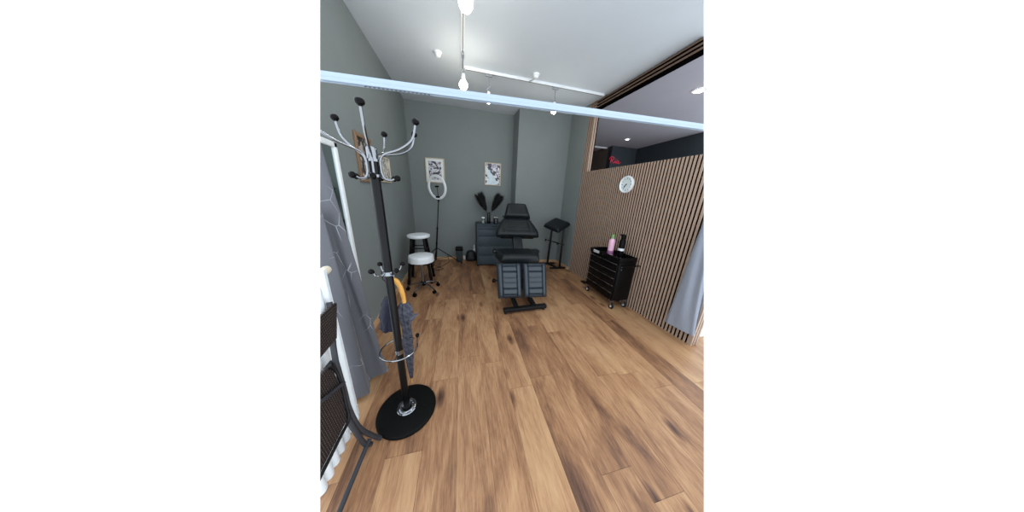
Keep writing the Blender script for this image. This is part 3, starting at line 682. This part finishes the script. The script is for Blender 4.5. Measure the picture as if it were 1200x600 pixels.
# leg rests: lower end near the camera
def frameM(o, xdir, ydir):
    x = V(xdir).normalized(); y = V(ydir).normalized(); z = x.cross(y).normalized(); y = z.cross(x).normalized()
    Mm = Matrix((x, y, z)).transposed().to_4x4(); Mm.translation = V(o); return Mm
thd = math.radians(-5); XD = V((math.cos(thd), math.sin(thd), 0)); YD = V((-math.sin(thd), math.cos(thd), 0))   # YD points to the head end
def CHP(x, y, z): return V((.83, 2.6, 0))+XD*x+YD*y+V((0, 0, z))
lowc, upc = CHP(0, -.375, .235), CHP(0, -.165, .635)
ldir = (upc-lowc)
for sx in (-1, 1):
    Mm = frameM(lowc+XD*(sx*.166-.055), XD, ldir); lr = pad(Mm, lambda v: .155+.008*v, ldir.length, .075, quilt(5), xo=lambda v, s=sx: s*.008*v).make('leg_rest', 'leather2', tc)
# seat
Ms = frameM(CHP(.01, .17, .555), XD, YD+V((0, 0, -.02)))
pad(Ms, lambda v: .295+.075*min(1, v*1.6)-.05*max(0, v-.75)*4*.5, .50, .10, lambda a, v: .008*gauss(abs(a)-.72, .05)*(v > .1), pw=9, bt=.6).make('seat', 'leather', tc)
b = MB(); b.cbox(CHP(.015, .42, .48), (.46, .40, .06), Rz(thd), bev=.02); b.make('seat_tray', 'leather2', tc)
# backrest: wide wings at the bottom, narrow top
B0, B1 = CHP(.06, .80, .80), CHP(.075, 1.10, 1.085); bd = B1-B0
def bw(v): return .39-.01*v if v < .22 else .388-.15*((v-.22)/.78)**1.2
Mb = frameM(B0, XD, bd)
def bq(a, v):
    z = .010*gauss(abs(a)-(.58+.12*v), .045)
    if abs(a) < .58:
        for k in range(5): z += .007*gauss(v-(.26+.15*k), .014)
    return z
pad(Mb, bw, bd.length, .085, bq, pw=8, bt=.6).make('backrest', 'leather', tc)
b = MB(); b.cbox((B0+bd*.1-V((0, 0, .04)))+YD*.05, (.62, .06, .05), frameM((0, 0, 0), XD, bd).to_3x3(), bev=.015); b.make('back_board', 'chair_metal', tc)
q0 = CHP(.045, .62, .56); q1 = CHP(.058, .90, .86)
MB().cbox((q0+q1)/2, (.175, (q1-q0).length, .06), frameM((0, 0, 0), XD, q1-q0).to_3x3(), bev=.022, seg=3).make('lumbar_pad', 'leather', tc)
H0, H1 = CHP(.07, 1.03, 1.095), CHP(.085, 1.20, 1.33); hd = H1-H0
Mh = frameM(H0, XD, hd)
pad(Mh, lambda v: .25-.07*v, hd.length, .11, None, pw=8).make('headrest', 'leather', tc)
b = MB(); b.cyl(tuple(CHP(-.12, 1.1, 1.13)), tuple(CHP(-.195, 1.08, 1.13)), .018, seg=14); b.make('headrest_knob', 'chrome', tc)
b = MB(); b.cyl(tuple(B1-YD*-.05-V((0, 0, .1))), tuple(H0+hd*.4+YD*.06), .016, seg=12); b.make('headrest_post', 'chair_metal', tc)
# armrest stubs at the rear of the seat
for sx in (-1, 1):
    b = MB(); b.cbox(CHP(.005+sx*.36, .60, .60), (.09, .16, .055), Rz(thd), bev=.025, seg=3); b.make('armrest', 'leather', tc)
b = MB(); b.box(-.14, .14, -.17, .17, .1, .47, T(*CHP(.03, .42, 0)) @ Rz(thd), bev=.03); b.make('lift_column', 'chair_metal', tc)
# base frame: two long rails and two cross bars
thb = math.radians(2.5)
def BP(x, y, z): return V((.805, 2.27, 0))+V((math.cos(thb)*x-math.sin(thb)*y, math.sin(thb)*x+math.cos(thb)*y, z))
MB().cbox(BP(0, 0, .055), (.61, .065, .05), Rz(thb), bev=.006).make('cross_bar', 'chair_metal', tc)
MB().cbox(BP(.13, .95, .055), (.61, .065, .05), Rz(thb), bev=.006).make('cross_bar', 'chair_metal', tc)
for x0, x1 in ((-.115, -.03), (.14, .22)):
    b = MB(); p, q = BP(x0, .03, .055), BP(x1, .93, .055); b.cbox((p+q)/2, (.055, (q-p).length, .045), frameM((0, 0, 0), (q-p).cross(V((0, 0, 1))), q-p).to_3x3(), bev=.004); b.make('base_rail', 'chair_metal', tc)
for x, y in ((-.275, 0), (.27, 0), (-.145, .95), (.40, .95)):
    b = MB(); p = BP(x, y, 0); b.lathe([(0, 0), (.019, 0), (.02, .02), (.012, .031), (0, .031)], tuple(p), seg=16); b.make('foot', 'rubber', tc)
b = MB(); p = CHP(-.395, -.25, .43); b.cyl(tuple(p), tuple(CHP(-.15, -.20, .43)), .010, seg=10); b.cbox(tuple(p+XD*-.03), (.045, .05, .045), Rz(thd), bev=.012); b.make('release_knob', 'black', tc)
b = MB(); b.cbox(CHP(0, -.17, .5), (.05, .06, .2), Rz(thd), bev=.01); b.cbox(CHP(0, .1, .5), (.3, .4, .04), Rz(thd), bev=.01); b.make('leg_bracket', 'chair_metal', tc)

# ------------------------------------------------------------------ arm rest stand
ar = thing('arm_rest_stand', (2.0, 4.0, 0), 'black padded arm rest on a two legged stand in the back right corner', 'arm rest stand')
qA, qB, qC = V((1.66, 3.93, .92)), V((1.85, 3.60, .845)), V((2.20, 3.75, .975))
Ma = frameM((qA+qB)/2+V((.0, 0, 0)), (qA-qB), (qC-qB)); wA = (qA-qB).length/2
Lp = (qC-qB).length
pad(Ma, lambda v: wA, Lp, -.07, None, nu=30, nv=30, pw=9).make('arm_pad', 'leather', ar)
b = MB(); b.box(-wA*.8, wA*.8, .03, Lp-.03, .02, .035, Ma); b.make('pad_board', 'chair_metal', ar)
def onp(x, y): return None
l1t, l1b = V((1.86, 3.93, .93)), V((1.93, 4.13, .03)); l2t, l2b = V((2.03, 3.73, .895)), V((2.08, 3.81, .03))
b = MB(); b.cbox((l1t+l1b)/2, (.042, .042, (l1t-l1b).length), align(l1t-l1b).to_3x3(), bev=.004); b.make('leg', 'chair_metal', ar)
b = MB(); b.cbox((l2t+l2b)/2, (.042, .042, (l2t-l2b).length), align(l2t-l2b).to_3x3(), bev=.004); b.make('leg', 'chair_metal', ar)
b = MB(); b.cyl((1.83, 4.04, .60), (2.09, 3.74, .56), .011, seg=10); b.make('cross_rod', 'chair_metal', ar)
for kp, kd in (((1.815, 4.06, .60), (-.3, .3, 0)), ((1.985, 3.85, .568), (-.1, -.3, 0))): MB().lathe([(0, 0), (.022, 0), (.024, .02), (.012, .03), (0, .03)], kp, align(kd), 14).make('clamp_knob', 'black', ar)
b = MB(); b.box(1.72, 2.11, 4.11, 4.155, 0, .036, bev=.005); b.make('foot_bar', 'chair_metal', ar)
b = MB(); b.box(1.85, 2.215, 3.79, 3.835, 0, .036, bev=.005); b.make('foot_bar', 'chair_metal', ar)
b = MB(); p, q = V((1.95, 4.13, .02)), V((2.03, 3.81, .02)); b.cbox((p+q)/2, (.045, (q-p).length, .03), frameM((0, 0, 0), (p-q).cross(V((0, 0, 1))), p-q).to_3x3(), bev=.004); b.make('foot_link', 'chair_metal', ar)

# ------------------------------------------------------------------ tool cart
ct = thing('tool_cart', (2.2, 2.45, 0), 'black wheeled tool cart with five drawers against the slatted partition', 'tool cart')
CM = T(2.04, 2.13, 0) @ Rz(math.radians(.9))       # local x into the wall, y along the front, front face at x=0
WD, LNc = .282, .63
b = MB(); b.box(.012, WD, 0, LNc, .125, .70, CM, bev=.006); b.make('body', 'cart', ct)
b = MB(); b.box(-.004, WD+.006, -.006, LNc+.006, .70, .715, CM, bev=.004)
for (a, c, d, e) in ((-.004, .008, -.006, LNc+.006), (WD-.006, WD+.006, -.006, LNc+.006), (-.004, WD+.006, -.006, .006), (-.004, WD+.006, LNc-.006, LNc+.006)): b.box(a, c, d, e, .70, .765, CM, bev=.003)
b.make('tray', 'cart', ct)
for k in range(5):
    za = .155+k*.106; zb = za+.1
    d = MB().box(-.002, .02, .022, LNc-.022, za, zb, CM, bev=.003).make('drawer', 'cart', ct)
    MB().box(-.014, .0, .03, LNc-.03, zb-.013, zb-.003, CM, bev=.002).make('pull', 'steel', d)['label'] = 'brushed steel drawer pull'
b = MB(); b.box(-.0062, -.0035, .42, .545, .718, .755, CM, mi=0)
for k in range(6): b.box(-.0072, -.006, .43+k*.018, .442+k*.018, .73, .743, CM, mi=1)
b.make('badge', ['label_w', 'label_g'], ct)['label'] = 'white badge with grey print'
b = MB(); b.lathe([(0, 0), (.012, 0), (.012, .006), (0, .006)], (0, 0, 0), CM @ T(-.003, .33, .737) @ Ry(-PI/2), 14); b.make('lock', 'steel', ct)
b = MB()
for yy in (.05, .27): b.cyl(tuple(CM @ V((yy, -.006, .66))), tuple(CM @ V((yy, -.035, .66))), .006, seg=8)
b.cyl(tuple(CM @ V((.04, -.036, .66))), tuple(CM @ V((.315, -.036, .66))), .009, seg=10); b.make('push_handle', 'cart', ct)
b = MB()
for x, z in ((.06, .64), (.25, .64), (.06, .60)): b.lathe([(0, 0), (.008, 0), (.007, .004), (0, .005)], (0, 0, 0), CM @ T(x, 0, z) @ Rx(PI/2), 10)
b.make('rivet', 'steel', ct)
for x, y in ((.03, .03), (.03, LNc-.03), (WD-.03, .03), (WD-.03, LNc-.03)):
    b = MB(); b.box(x-.025, x+.025, y-.03, y+.03, .118, .127, CM); b.box(x-.016, x-.012, y-.018, y+.018, .04, .12, CM); b.box(x+.012, x+.016, y-.018, y+.018, .04, .12, CM); fk = b.make('caster_fork', 'steel', ct)
    b = MB(); b.cyl(tuple(CM @ V((x-.011, y-.012, .043))), tuple(CM @ V((x+.011, y-.012, .043))), .043, seg=24); wl = b.make('wheel', 'rubber', fk)
    b = MB(); b.cyl(tuple(CM @ V((x-.0125, y-.012, .043))), tuple(CM @ V((x+.0125, y-.012, .043))), .02, seg=16); b.make('wheel_hub', 'label_w', fk)
b = MB(); b.box(-.03, .05, LNc-.01, LNc+.10, .115, .135, CM, bev=.004); b.make('side_step', 'cart', ct)
# bottles in the tray
def bpos(x, y): return CM @ V((x, y, .716))
pb = bpos(.10, .31)
k = thing('pump_bottle', tuple(pb), 'pink bottle with green cap in the tool cart tray', 'bottle')
MB().lathe([(0, 0), (.04, 0), (.043, .008), (.043, .12), (.04, .14), (.043, .16), (.042, .225), (.025, .255), (.014, .262), (0, .262)], tuple(pb), seg=28).make('body', 'pink', k)
b = MB(); b.lathe([(.0433, .03), (.0436, .03), (.0436, .08), (.0433, .08)], tuple(pb), seg=28, mod=None); b.make('print', 'print_m', k)
MB().lathe([(0, .262), (.02, .262), (.021, .268), (.02, .31), (.012, .318), (0, .318)], tuple(pb), seg=20).make('cap', 'green', k)['label'] = 'green cap'
pb = bpos(.15, .17)
k = thing('spray_can', tuple(pb), 'tall black bottle with white label band in the tool cart tray', 'bottle')
MB().lathe([(0, 0), (.039, 0), (.041, .006), (.041, .25), (.032, .275), (.02, .282), (0, .282)], tuple(pb), seg=28).make('body', 'black', k)
MB().lathe([(.0413, .115), (.0418, .115), (.0418, .15), (.0413, .15)], tuple(pb), seg=28).make('label_band', 'label_w', k)
MB().lathe([(.0413, .0), (.0418, .0), (.0418, .022), (.0413, .022)], tuple(pb), seg=28).make('foot_band', 'steel', k)
b = MB(); b.lathe([(0, .282), (.026, .282), (.028, .29), (.026, .335), (.02, .345), (0, .347)], tuple(pb), seg=20); b.box(pb.x-.05, pb.x+.01, pb.y-.014, pb.y+.014, pb.z+.325, pb.z+.348, bev=.004); b.make('spray_head', 'black', k)

# ------------------------------------------------------------------ wall clock on the partition
ckp = P0+pd*1.125+V((0, 0, 1.738)); 
ck = thing('wall_clock', tuple(ckp), 'round white wall clock on the slatted partition', 'clock')
KM = Matrix((pd, V((0, 0, 1)), pn)).transposed().to_4x4(); KM.translation = ckp     # x along, y up, z into the room
KR = .117
b = MB(); b.lathe([(KR-.018, .0), (KR, .0), (KR+.002, .015), (KR-.003, .03), (KR-.012, .034), (KR-.017, .028), (KR-.018, .012)], M=KM, seg=56); b.make('bezel', 'white', ck)
MB().lathe([(0, .004), (KR-.017, .004), (KR-.017, .012), (0, .012)], M=KM, seg=56).make('dial', 'clockface', ck)
b = MB()
for i in range(12): b.box(-.0035, .0035, KR-.042 if i % 3 else KR-.05, KR-.028, .012, .0145, KM @ Rz(i*PI/6))
b.make('hour_marks', 'label_g', ck)
for a, l, w_, nm in ((-232, .045, .004, 'hour_hand'), (-216, .068, .003, 'minute_hand')):
    b = MB(); b.box(-w_, w_, -.012, l, .0155, .018, KM @ Rz(math.radians(a))); b.make(nm, 'black', ck)
b = MB(); b.lathe([(0, .0145), (.007, .0145), (.007, .021), (0, .022)], M=KM, seg=14); b.make('spindle', 'black', ck)

# ------------------------------------------------------------------ ceiling lights
for nm, (a, c), lab in (('light_track', ((.032, .072, .6, 3.36), None), 'white ceiling track running towards the camera'), ('light_track', ((.072, 2.235, 3.33, 3.37), None), 'white ceiling track running across the room to the beam')):
    x0, x1, y0, y1 = a; t = thing(nm, ((x0+x1)/2, (y0+y1)/2, ZC-.036), lab, 'light track')
    long_y = (y1-y0) > (x1-x0)
    b = MB(); b.box(x0, x1, y0, y1, ZC-.034, ZC, bev=.003); b.make('rail', 'white', t)
    b = MB()
    if long_y: b.box(x0+.014, x1-.014, y0+.02, y1-.02, ZC-.0355, ZC-.033)
    else: b.box(x0+.02, x1-.02, y0+.014, y1-.014, ZC-.0355, ZC-.033)
    b.make('conductor_slot', 'label_g', t)
def spot(x, y, r, label, along_y, zb=2.77):
    t = thing('track_spotlight', (x, y, zb), label, 'spotlight', 'spotlights on the ceiling tracks')
    b = MB(); 
    if along_y: b.box(x-.014, x+.014, y-.045, y+.045, ZC-.064, ZC-.034, bev=.004)
    else: b.box(x-.045, x+.045, y-.014, y+.014, ZC-.064, ZC-.034, bev=.004)
    b.make('adapter', 'steel', t)
    b = MB(); b.cyl((x, y, ZC-.06), (x, y, zb+.13), .006, seg=8); b.tube([(x-.035, y, zb+.135), (x+.03, y, zb+.185)], .005, 8); b.tube([(x-.03, y, zb+.14), (x-.03, y, zb+.08)], .004, 6); b.tube([(x+.012, y, zb+.165), (x+.022, y, zb+.08)], .004, 6); b.make('yoke', 'steel', t)
    b = MB(); b.lathe([(0, .12), (.018, .12), (.022, .10), (.03, .05), (.034, .02), (.03, .02), (.02, .06), (0, .07)], (x, y, zb), seg=20); b.make('lamp_shell', 'white', t)
    b = MB(); b.ball((x, y, zb+.005), r, 18); b.make('bulb', 'bulb', t)
    return t
spot(.06, 1.885, .05, 'lit spotlight nearest the camera at the top edge of the photo', True)
spot(.055, 3.03, .05, 'lit spotlight near the corner where the two tracks meet', True)
spot(.405, 3.35, .03, 'left of the two lit spotlights on the crosswise track', False, 2.765)
spot(1.405, 3.35, .038, 'right of the two lit spotlights on the crosswise track', False, 2.775)
for x, y, lab, arm in ((-.239, 3.166, 'small white ceiling sensor left of the light tracks', False), (1.035, 3.20, 'small white ceiling sensor above the crosswise track', True)):
    t = thing('ceiling_sensor', (x, y, ZC-.05), lab, 'sensor')
    MB().lathe([(0, -.012), (.045, -.012), (.05, 0), (0, 0)], (x, y, ZC), seg=28).make('base_plate', 'white', t)
    MB().lathe([(0, -.05), (.02, -.048), (.032, -.035), (.035, -.012), (0, -.012)], (x, y, ZC), seg=24).make('dome', 'white', t)
    if arm: MB().tube([(x, y, ZC-.04), (x-.03, y+.05, ZC-.05), (x-.06, y+.11, ZC-.045)], .006, 8).make('probe', 'steel', t)
for x, y, r, m_, lab in ((3.43, 2.79, .06, 'warm', 'warm glowing recessed ceiling light at the right edge of the photo'), (4.386, 5.2, .045, 'cool', 'small recessed ceiling light above the dark walls beyond the partition')):
    t = thing('recessed_light', (x, y, ZC-.012), lab, 'ceiling light')
    MB().lathe([(r, -.012), (r+.03, -.008), (r+.034, 0), (r, 0)], (x, y, ZC), seg=32).make('trim_ring', 'white', t)
    MB().lathe([(0, -.03), (r*.5, -.026), (r*.85, -.018), (r, -.007), (r, -.001), (0, -.001)], (x, y, ZC), seg=32).make('diffuser', m_, t)
# red neon lettering on the dark wall
ns = thing('neon_sign', (4.66, 5.93, 2.64), 'red neon script lettering on the dark wall beyond the partition', 'neon sign')
NX, NZ, K = 4.47, 2.63, .40
def NP(p): return [(NX+x*K, 5.905, NZ+z*K) for x, z in p]
b = MB(); b.tube(NP([(v.x, v.y) for v in spline([(.12, .0, 0), (.15, .2, 0), (.2, .4, 0)], 5)]), .0055, 8); b.tube(NP([(v.x, v.y) for v in spline([(.0, .22, 0), (.05, .38, 0), (.22, .45, 0), (.40, .40, 0), (.38, .26, 0), (.2, .2, 0), (.3, .12, 0), (.42, .02, 0), (.5, .04, 0)], 6)]), .0055, 8)
b.make('letter', 'neon', ns)
b = MB(); b.tube(NP([(v.x, v.y) for v in spline([(.5, .04, 0), (.56, .2, 0), (.57, .1, 0), (.6, .03, 0), (.66, .06, 0)], 6)]), .0055, 8); b.ball(NP([(.59, .3)])[0], .01, 8); b.make('letter', 'neon', ns)
b = MB(); b.tube(NP([(v.x, v.y) for v in spline([(.86, .2, 0), (.76, .22, 0), (.69, .1, 0), (.76, .02, 0), (.85, .12, 0), (.87, .2, 0), (.87, .05, 0), (.94, .02, 0), (1.06, .12, 0)], 6)]), .0055, 8); b.make('letter', 'neon', ns)
b = MB(); b.box(4.5, 4.52, 5.905, 5.93, 2.7, 2.72); b.box(4.8, 4.82, 5.905, 5.93, 2.66, 2.68); b.make('wall_clip', 'black', ns)
# low white cabinet behind the partition end
lc = thing('low_cabinet', (2.75, 1.6, 0), 'low white cabinet glimpsed past the near end of the partition', 'cabinet')
b = MB(); b.box(2.56, 3.3, 1.40, 1.9, 0, .115, bev=.006).cut((1,)).make('plinth', 'white', lc)
b = MB(); b.box(2.56, 3.3, 1.55, 1.9, .115, .24).cut((1,)).make('recess', 'black_hole', lc)
b = MB(); b.box(2.56, 3.3, 1.5, 1.9, .24, .62, bev=.006).cut((1,)).make('body', 'white', lc)

# ------------------------------------------------------------------ daylight
w = bpy.data.worlds.new('daylight'); sc.world = w; w.use_nodes = True
bg = w.node_tree.nodes['Background']; bg.inputs['Color'].default_value = (.93, 1.0, 1.08, 1); bg.inputs['Strength'].default_value = 2.1
